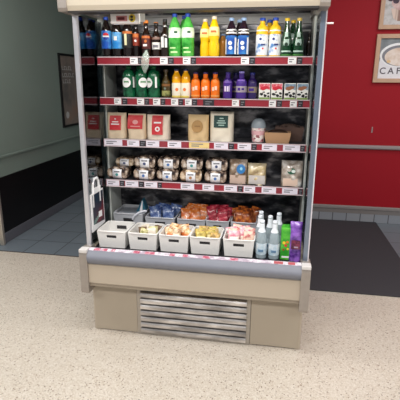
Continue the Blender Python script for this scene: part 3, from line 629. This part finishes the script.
# small clear cup of sweets
t = thing('snack_pot', 'clear pot of pink and white sweets with rounded lid', 'pot', (.328, Y3-.01, Z3))
obj('pot_body', lathe(BM(), [(.032, 0), (.036, .004), (.041, .085)], 24), ramp_mat('pink_white_sweets', [(0, (240, 226, 222)), (.45, (226, 160, 168)), (.7, (250, 240, 236)), (.88, (150, 90, 96))], 70, 'cells', rough=.25, coat=.6), t, True)
obj('pot_lid', lathe(BM(), [(.044, .085), (.044, .093), (.041, .108), (.034, .125), (.02, .136), (.001, .138)], 24), mat('clear_grey_lid', (170, 182, 192), .12, coat=.6, alpha=.75), t, True)
obj('pot_band', lathe(BM(), [(.0395, .045), (.0412, .068)], 24, cap=False), mat('pink_band', (226, 176, 184), .5), t, True)
# kraft trays
def tray(label, loc, w, d, h, m, fill, rz=0):
    t = thing('food_tray', label, 'tray', loc, rz); k = .86
    b = BM()
    lo = [(-w*k, -d*k, 0), (w*k, -d*k, 0), (w*k, d*k, 0), (-w*k, d*k, 0)]; hi = [(-w, -d, h), (w, -d, h), (w, d, h), (-w, d, h)]
    lv = [b.verts.new(p) for p in lo]; hv = [b.verts.new(p) for p in hi]
    for i in range(4): b.faces.new((lv[i], lv[(i+1) % 4], hv[(i+1) % 4], hv[i]))
    b.faces.new(lv[::-1]); o = obj('tray_body', b, m, t); md = o.modifiers.new('s', 'SOLIDIFY'); md.thickness = .003
    b = BM(); lathe(b, [(.98, 0), (.97, .2), (.85, .6), (.5, .93), (.02, 1)], 24)
    for v in b.verts: v.co = (v.co.x*w*.86, v.co.y*d*.86, h*.72+v.co.z*h*.52)
    obj('lid_film', b, fill, t, True)
    return t
tray('kraft cardboard food tray, empty-looking, in front at the right', (.440, Y3-.005, Z3), .076, .05, .062, mat('kraft_board', (178, 140, 104), .6), mat('dark_filling', (60, 44, 38), .3, coat=.5))
tray('brown mottled food tray with rounded lid, behind the kraft tray', (.508, Y3+.11, Z3), .085, .05, .082, mat('brown_board', (112, 86, 76), .6), ramp_mat('brown_filling', [(.35, (64, 48, 44)), (.65, (130, 108, 98))], 40, rough=.25, coat=.6))

# ---- fourth shelf : wrapped cakes
Y4, Z4 = .335, SH[4][1]
cake_a = ramp_mat('wrapped_dark_cake', [(.36, (26, 20, 20)), (.5, (72, 54, 46)), (.62, (170, 150, 132)), (.76, (226, 220, 214))], 30, rough=.2, coat=.7)
cake_b = ramp_mat('wrapped_pale_cake', [(.36, (40, 30, 26)), (.48, (126, 98, 72)), (.62, (206, 184, 156)), (.8, (240, 236, 230))], 28, rough=.2, coat=.7)
WRW, WRH = .136, .072
def wrapcake(label, m, loc, marks, rz=0, w=WRW, h=WRH):
    t = thing('wrapped_cake', label, 'wrapped cake', loc, rz)
    b = BM(); pillow(b, w, .105, h, p=9, q=9, wr=.05, seed=len(label)); bmesh.ops.rotate(b, verts=b.verts[:], cent=(0, 0, 0), matrix=Matrix.Rotation(PI/2, 3, 'X'))
    for v in b.verts: v.co.y += .0525; v.co.z += h/2*1.0
    zm = min(v.co.z for v in b.verts)
    for v in b.verts: v.co.z -= zm
    obj('pack', b, m, t, True)
    # white sleeve: strip bent round the front of the pack
    b = BM(); n = 14; rows = []
    for i in range(n+1):
        a = -1.35+2.7*i/n; yv = -.055*max(0, math.cos(a))**.6-.003; zv = h/2+ (h/2+.002)*math.sin(a)
        rows.append([b.verts.new((-.029, yv, zv)), b.verts.new((.029, yv, zv))])
    for a, c in zip(rows, rows[1:]): b.faces.new((a[0], a[1], c[1], c[0]))
    for v in b.verts: v.co.y += .0  
    s = obj('sleeve', b, mat('sleeve_white', (236, 236, 240), .5), t, True); md = s.modifiers.new('s', 'SOLIDIFY'); md.thickness = .0012
    b = BM(); slab_xz(b, rect(-.018, .018, h*.66, h*.76), -.0565, .003); obj('sleeve_print', b, inkgrey, s)
    b = BM(); slab_xz(b, ell(0, h*.45, .009, h*.12, 12), -.058, .0025); obj('sleeve_mark', b, marks, s)
    return t
mk = [mat('mark_teal', (60, 140, 140), .5), mat('mark_blue', (70, 110, 170), .5), mat('mark_brown', (170, 120, 80), .5), mat('mark_navy', (60, 70, 110), .5)]
yf = Y4-.012
cols = [(-.362, 'second stack from the left', 3, 1), (-.212, 'third stack from the left', 1, 1), (-.066, 'fourth stack from the left', 0, 2), (.085, 'rightmost stack, beside the blue-marked bag', 3, 1)]
wrapcake('wrapped cake at front left end of fourth shelf, teal mark on white sleeve', cake_a, (-.533, yf, Z4), mk[0])
r = wrapcake('wrapped cake set back on top at the left end of the fourth shelf', cake_b, (-.500, yf+.05, Z4+WRH), mk[3], w=.12, h=.055)
for x, s, a, b_ in cols:
    wrapcake('wrapped cake with white sleeve, lower one of the %s' % s, cake_b if b_ == 2 else cake_a, (x, yf, Z4), mk[b_])
    wrapcake('wrapped cake with white sleeve, upper one of the %s' % s, cake_a, (x+.003, yf+.012, Z4+WRH), mk[a], rz=.03)
def smallbag(label, w, h, d, m, loc, seed, rz=0):
    t = thing('bakery_bag', label, 'bag', loc, rz); obj('pouch', pillow(BM(), w, h, d, base=True, wr=.12, seed=seed, p=5), m, t, True); return t
film1 = ramp_mat('clear_bag_buns', [(.3, (96, 74, 60)), (.5, (150, 128, 108)), (.7, (206, 196, 186))], 20, rough=.2, coat=.7)
t = smallbag('clear and brown bakery bag with round blue mark', .108, .145, .08, film1, (.217, Y4, Z4), 11)
face(t, 'blue_mark', ell(.018, .092, .026, .028, 20), mat('azure_print', (20, 110, 176), .4), .08, .145); face(t, 'mark_centre', ell(.02, .094, .008, .010, 12), mat('pale_azure', (140, 200, 226), .4), .08, .145, lift=.0015); face(t, 'card_foot', rect(-.046, .046, .004, .055), mat('rosy_card', (190, 166, 152), .6), .08, .145)  # paler disc in the middle of the blue mark
t = smallbag('bakery bag of pale yellow pastry with criss-cross white lower half', .112, .125, .08, ramp_mat('pale_pastry_bag', [(.3, (150, 126, 92)), (.5, (206, 186, 142)), (.7, (232, 224, 206))], 18, rough=.25, coat=.6), (.329, Y4, Z4), 12)
f = face(t, 'lattice_label', rect(-.046, .05, .006, .058), mat('grey_white_label', (190, 184, 180), .5), .08, .125)
t = smallbag('large pale bakery bag with dark green swirl mark at the right end of its shelf', .125, .148, .09, ramp_mat('creased_clear_bag', [(.3, (120, 104, 92)), (.5, (178, 166, 154)), (.68, (226, 222, 218))], 24, rough=.2, coat=.7), (.535, Y4, Z4), 13)
face(t, 'swirl_mark', ell(-.004, .092, .024, .018, 16), mat('green_swirl', (30, 90, 66), .5), .09, .148); face(t, 'swirl_centre', ell(.008, .092, .012, .009, 12), mat('swirl_white', (220, 232, 226), .5), .09, .148, lift=.0015); face(t, 'card_foot', rect(-.05, .035, .004, .05), mat('rosy_card_pale', (222, 196, 178), .6), .09, .148)

# ------------------------------------------------------------------ deck : baskets and their packets
ZD = .553
basketm = mat('white_basket_plastic', (232, 230, 227), .5, 0, .05, 160, .35, 260)
def tub(label, loc, w, d, h, m, name='plastic_basket', group=None):
    t = thing(name, label, 'basket', loc)
    k = .90; b = BM()
    def P(u, v, side):      # u in [-1,1] along the wall, v in [0,1] up
        s = k+(1-k)*v; z = .002+(h-.002)*v
        return {'f': (u*w*s, -d*s, z), 'b': (-u*w*s, d*s, z), 'l': (-w*s, -u*d*s, z), 'r': (w*s, u*d*s, z)}[side]
    us = [-1, -.36, .36, 1]; vs = [0, .60, .78, 1]
    for side in 'fbrl':
        hole = side in 'fb'
        g = [[b.verts.new(P(u, v, side)) for u in us] for v in vs]
        for j in range(3):
            for i in range(3):
                if hole and (i, j) == (1, 1): continue
                b.faces.new((g[j][i], g[j][i+1], g[j+1][i+1], g[j+1][i]))
    b.faces.new([b.verts.new((x*w*k, y*d*k, .002)) for x, y in ((-1, -1), (-1, 1), (1, 1), (1, -1))])
    bmesh.ops.remove_doubles(b, verts=b.verts[:], dist=1e-5)
    o = obj('tub', b, m, t); md = o.modifiers.new('s', 'SOLIDIFY'); md.thickness = .004; md.offset = -1
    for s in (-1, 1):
        kk = k+(1-k)*.69; b = BM(); box(b, -w*.36*kk, w*.36*kk, s*(d*kk-.006)-.0015, s*(d*kk-.006)+.0015, h*.585, h*.795); obj('slot_shade', b, mat('slot_shade_grey', (40, 38, 40), .6), t)  # dark plate in each handle hole paints the shade of the basket interior
    b = BM(); c = .02; pts = []
    for cx, cy, a0 in ((w-c, d-c, 0), (-w+c, d-c, PI/2), (-w+c, -d+c, PI), (w-c, -d+c, 1.5*PI)):
        for i in range(4): a = a0+PI/2*i/3; pts.append((cx+c*math.cos(a), cy+c*math.sin(a), h))
    tube(b, pts, .0045, 8, True); obj('rim', b, m, t, True)
    return t
bw, bd, bh = .087, .095, .104
by = .022+bd
FX = (-.493, -.303, -.117, .064, .256)
fl = ['white plastic basket with nothing showing, leftmost of the front row', 'white plastic basket of a few pale and green packets, second in the front row', 'white plastic basket of orange-tan packets, third in the front row', 'white plastic basket of olive-yellow packets, fourth in the front row', 'white plastic basket of pink and white packets, beside the water bottles']
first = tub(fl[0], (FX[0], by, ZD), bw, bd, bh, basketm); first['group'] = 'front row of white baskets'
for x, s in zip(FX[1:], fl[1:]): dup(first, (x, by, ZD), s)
def packet(name, label, m, w, h, d, group, band=None, cat='packet'):
    t = thing(name, label, cat, group=group); obj('wrapper', pillow(BM(), w, h, d, wr=.1, seed=random.randint(0, 99), q=6, nu=10, nv=10), m, t, True)
    if band:
        b = BM(); n = 6; rows = []
        for i in range(n+1):
            u = -.8+1.6*i/n; y = -d/2*(1-abs(u)**4)**.5*1.25-.0008; rows.append([b.verts.new((w/2*u, y, h*.42)), b.verts.new((w/2*u, y, h*.72))])
        for a, c in zip(rows, rows[1:]): b.faces.new((a[0], c[0], c[1], a[1]))
        o = obj('wrapper_print', b, band, t, True); md = o.modifiers.new('s', 'SOLIDIFY'); md.thickness = .0006
    return t
def fill(protos, cx, cy, rows, cols, w, d, z, dz=.0):
    rnd = random.Random(cx*1000+cy); used = fill.used
    for j in range(rows):
        for i in range(cols):
            p = protos[(i+j*cols+j) % len(protos)]
            x = cx + (i-(cols-1)/2)*w*2/cols*.96 + rnd.uniform(-.004, .004); y = cy + (j-(rows-1)/2)*d*2/rows*.86
            rot = (-.34+rnd.uniform(-.16, .16), rnd.uniform(-.24, .24), rnd.uniform(-.45, .45)); loc = (x, y, z+.012+rnd.uniform(0, .006))
            if p.name not in used: used.add(p.name); p.location = loc; p.rotation_euler = rot
            else: dup(p, loc, rot=rot)
fill.used = set()
iz = ZD+.004
ka = packet('snack_packet', 'pale cream snack packet lying in the second front basket', mat('cream_wrapper', (226, 214, 196), .35, coat=.3), .06, .092, .022, 'packets in the second front basket')
kb = packet('snack_packet', 'green and yellow snack packet lying in the second front basket', ramp_mat('lime_wrapper', [(.4, (150, 146, 80)), (.6, (230, 220, 170))], 40, rough=.3), .055, .092, .022, 'green packets in the second front basket')
kc = packet('snack_packet', 'brown snack packet lying in the second front basket', mat('brown_wrapper', (110, 84, 60), .35), .05, .09, .02, 'brown packets in the second front basket')
fill([kb, ka, ka, kc], FX[1], by+.012, 3, 2, .068, .07, iz)
kd = packet('snack_packet', 'orange-tan snack packet in the third front basket', ramp_mat('tan_wrapper', [(.36, (196, 120, 50)), (.5, (226, 176, 120)), (.66, (240, 220, 190))], 36, rough=.3), .05, .105, .02, 'packets in the third front basket', mat('burnt_orange', (206, 110, 50), .4))
ke = packet('snack_packet', 'cream and brown snack packet in the third front basket', ramp_mat('cream_brown_wrapper', [(.4, (150, 96, 56)), (.55, (236, 214, 180))], 40, rough=.3), .05, .105, .02, 'cream packets in the third front basket', mat('oat_print', (240, 226, 200), .4))
fill([kd, ke, kd], FX[2], by+.008, 4, 3, .07, .078, iz)
kf = packet('snack_packet', 'olive-yellow snack packet in the fourth front basket', ramp_mat('olive_wrapper', [(.4, (140, 120, 50)), (.6, (214, 190, 96))], 36, rough=.3), .062, .098, .022, 'packets in the fourth front basket', mat('straw_print', (226, 210, 150), .4))
kg = packet('snack_packet', 'golden brown snack packet in the fourth front basket', ramp_mat('gold_wrapper', [(.4, (120, 90, 50)), (.6, (222, 186, 110))], 36, rough=.3), .062, .098, .022, 'golden packets in the fourth front basket')
fill([kf, kg], FX[3], by+.008, 4, 2, .07, .078, iz)
kh = packet('snack_packet', 'pink and white snack packet in the basket beside the water', ramp_mat('pink_wrapper', [(.4, (216, 90, 130)), (.55, (240, 190, 196)), (.7, (246, 236, 226))], 30, rough=.3), .068, .118, .024, 'packets in the fifth front basket', mat('cream_print', (244, 232, 214), .4))
ki = packet('snack_packet', 'red and cream snack packet in the basket beside the water', ramp_mat('red_cream_wrapper', [(.4, (200, 50, 70)), (.55, (240, 210, 190))], 30, rough=.3), .068, .122, .024, 'red packets in the fifth front basket')
fill([kh, ki], FX[4], by+.008, 4, 2, .074, .078, iz)
# rear baskets
greyb = mat('grey_clear_plastic', (182, 184, 190), .25, coat=.4)
RX = (-.478, -.268, -.066, .10, .262); RW = (.098, .096, .09, .072, .078)
rl = ['grey tub with a curved pale handle, rear left behind the empty white basket', 'grey tub of dark blue packets behind the second front basket', 'grey tub of orange packets behind the third front basket', 'grey tub of pink-red packets behind the fourth front basket', 'grey tub of rust-brown packets behind the pink packet basket']
ry = .385
for x, w_, s in zip(RX, RW, rl):
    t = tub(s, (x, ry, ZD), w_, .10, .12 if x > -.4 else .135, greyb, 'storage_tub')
    if x < -.4:
        b = BM(); tube(b, [(.03, -.10, .10), (.045, -.105, .125), (.075, -.105, .15), (.11, -.102, .162), (.125, -.10, .16)], .006); obj('handle', b, mat('pale_handle', (214, 216, 226), .35), t, True)
        obj('lid', bx(-.085, .085, -.08, .08, .120, .126, bev=.003), mat('frosted_lid', (160, 166, 176), .2, coat=.5), t)
kj = packet('snack_packet', 'dark blue snack packet in the rear grey tub', ramp_mat('blue_wrapper', [(.4, (40, 60, 120)), (.55, (96, 120, 170)), (.7, (180, 190, 210))], 26, rough=.25, coat=.4), .075, .15, .026, 'blue packets in a rear tub')
fill([kj], RX[1], ry, 4, 2, .08, .08, iz)
kk = packet('snack_packet', 'orange snack packet in the rear grey tub', ramp_mat('orange_wrapper', [(.4, (190, 80, 30)), (.55, (226, 130, 60)), (.7, (226, 220, 214))], 22, rough=.25, coat=.4), .075, .158, .026, 'orange packets in a rear tub')
fill([kk], RX[2], ry, 4, 2, .074, .08, iz)
kl = packet('snack_packet', 'pink-red striped snack packet in the rear tub', ramp_mat('crimson_wrapper', [(.4, (150, 26, 46)), (.55, (206, 70, 90)), (.72, (236, 160, 160))], 26, rough=.25, coat=.4, stretch=(1, 1, 3)), .065, .162, .026, 'pink-red packets in a rear tub')
fill([kl], RX[3], ry, 4, 2, .06, .08, iz)
km = packet('snack_packet', 'rust-brown snack packet in the rear tub', ramp_mat('rust_wrapper', [(.4, (110, 50, 26)), (.55, (190, 96, 40)), (.7, (226, 150, 60))], 30, rough=.25, coat=.4), .065, .16, .026, 'rust packets in a rear tub')
fill([km], RX[4], ry, 4, 2, .065, .08, iz)
# teal pointed packet
t = thing('sandwich_wedge', 'teal and white pointed packet standing on the grey lidded tub', 'packet', (-.418, .41, ZD+.126))
b = BM(); a = [b.verts.new(p) for p in ((-.035, -.03, 0), (.035, -.03, 0), (.035, .03, 0), (-.035, .03, 0))]; c = [b.verts.new((.008, -.02, .085)), b.verts.new((.008, .02, .085))]
b.faces.new(a[::-1]); b.faces.new((a[0], a[1], c[0])); b.faces.new((a[2], a[3], c[1])); b.faces.new((a[1], a[2], c[1], c[0])); b.faces.new((a[3], a[0], c[0], c[1]))
obj('box', b, mat('teal_card', (30, 96, 120), .4), t)
b = BM(); b.faces.new([b.verts.new(p) for p in ((-.012, -.0315, .004), (.008, -.0315, .004), (.008, -.0225, .075), (.003, -.0235, .066))]); o = obj('white_panel', b, paper, t); md = o.modifiers.new('s', 'SOLIDIFY'); md.thickness = .0008

# ---- water bottles, green and purple packs
clear = mat('clear_water', (176, 192, 200), .08, alpha=.62, coat=.6, var=.15, scale=40)
hw = .222; pw = [(.022, 0), (.029, .004), (.030, .014), (.029, .03), (.030, .045), (.030, .11), (.0285, .125), (.0225, .15), (.0165, .168), (.0135, .175), (.0135, hw*.95)]
wl = ramp_mat('ice_label', [(.4, (176, 200, 214)), (.62, (226, 232, 236))], 26, rough=.4)
wb = bottle('clear water bottle with white sports cap, left one of the front pair', pw, hw, clear, mat('frost_cap', (230, 236, 244), .35), [(.12, .42, wl)], [('label_mark', mat('steel_blue_print', (96, 130, 160), .5), W(.20, .26, -.5, .4)), ('neck_sleeve', mat('frost_neck', (232, 238, 244), .35), lambda p, h: sleeve(p, .70*h, .925*h, .001))], name='water_bottle')
wb.location = (.382, .05, ZD)
dup(wb, (.452, .05, ZD), 'clear water bottle with white sports cap, beside the green pack')
for x, y, s in ((.368, .135, 'clear water bottle in the second row, leftmost'), (.425, .14, 'clear water bottle in the second row, between the front pair'), (.474, .205, 'clear water bottle with tilted cap farthest back, behind the green pack'), (.37, .22, 'clear water bottle in the third row at the left')): dup(wb, (x, y, ZD), s)
t = thing('drink_carton', 'bright green carton with yellow and red fruit print beside the water', 'carton', (.516, .06, ZD))
obj('box', bx(-.028, .028, -.02, .03, 0, .185, bev=.003), ramp_mat('leaf_green_print', [(.4, (40, 150, 40)), (.65, (96, 196, 60))], 26, rough=.4), t)
b = BM(); slab_xz(b, [(-.028, .178), (.028, .178), (.022, .20), (-.022, .20)], .008, .01); obj('folded_top', b, _M['leaf_green_print'], t)
for x, z, r_, m in ((-.010, .10, .009, ycap), (.008, .105, .008, orangecap), (.0, .085, .008, redp), (-.012, .06, .006, redcap), (.012, .065, .006, ycap)):
    b = BM(); slab_xz(b, ell(x, z, r_, r_, 12), -.02, .001); obj('fruit_print', b, m, t)
b = BM(); slab_xz(b, rect(-.02, .02, .012, .022), -.02, .001); obj('white_print', b, whp, t)
t = thing('juice_pouch', 'purple pouch with dark red middle at the right end of the deck', 'pouch', (.568, .05, ZD))
obj('pouch_body', pillow(BM(), .066, .225, .05, base=True, wr=.08, seed=5, p=5), ramp_mat('purple_pouch', [(.36, (70, 30, 120)), (.6, (150, 100, 200))], 22, rough=.25, coat=.5), t, True)
face(t, 'berry_print', rect(-.024, .024, .075, .125), ramp_mat('plum_print', [(.4, (70, 20, 50)), (.6, (130, 50, 80)), (.72, (40, 20, 30))], 50, rough=.4), .05, .225); face(t, 'white_print', rect(-.008, .014, .082, .09), mat('dusty_print', (170, 150, 170), .5), .05, .225, lift=.0015)

# ------------------------------------------------------------------ light
def area(name, loc, rot, sx, sy, e, col=(1, 1, 1)):
    l = bpy.data.lights.new(name, 'AREA'); l.shape = 'RECTANGLE'; l.size = sx; l.size_y = sy; l.energy = e; l.color = col
    o = bpy.data.objects.new(name, l); COL.objects.link(o); o.location = loc; o.rotation_euler = rot; return o
for i, (x, y) in enumerate(((-1.9, -.6), (.2, -.9), (2.3, -.6), (-1.9, -3.2), (.2, -3.4), (2.3, -3.2))):
    area('ceiling_lamp', (x, y, 2.95), (0, 0, 0), 1.3, .35, 34 if y > -2 else 62, (1, .985, .965))
area('ceiling_lamp', (2.2, 1.4, 2.95), (0, 0, 0), 1.0, .3, 22, (1, .985, .965))
area('ceiling_lamp', (-1.35, .75, 2.95), (0, 0, 0), .9, .3, 14, (1, .99, .97))  # unseen lamp, added to brighten the upper green wall
area('cabinet_lamp', (0, .03, 1.90), (math.radians(25), 0, 0), 1.1, .03, 3.0, (1, .98, .94))
w = bpy.data.worlds.new('hall'); scn.world = w; w.use_nodes = True
w.node_tree.nodes['Background'].inputs[0].default_value = (.95, .97, 1, 1); w.node_tree.nodes['Background'].inputs[1].default_value = .35

# ------------------------------------------------------------------ camera
yaw, pit, rol, f = -.1714, .268, .0065, 439.56
fw = Vector((math.sin(yaw)*math.cos(pit), math.cos(yaw)*math.cos(pit), -math.sin(pit)))
r0 = Vector((math.cos(yaw), -math.sin(yaw), 0)); u0 = r0.cross(fw)
r2 = r0*math.cos(rol)+u0*math.sin(rol); u2 = -r0*math.sin(rol)+u0*math.cos(rol)
cam = bpy.data.cameras.new('camera'); cam.sensor_width = 36; cam.lens = f/400*36; cam.clip_start = .05
co = bpy.data.objects.new('camera', cam); COL.objects.link(co)
M = Matrix((r2, u2, -fw)).transposed().to_4x4(); M.translation = (.4356, -2.2883, 1.5223); co.matrix_world = M
scn.camera = co
vs = scn.view_settings; vs.view_transform = 'Standard'; vs.look = 'None'; vs.gamma = 1; vs.use_curve_mapping = False; vs.exposure = -0.1
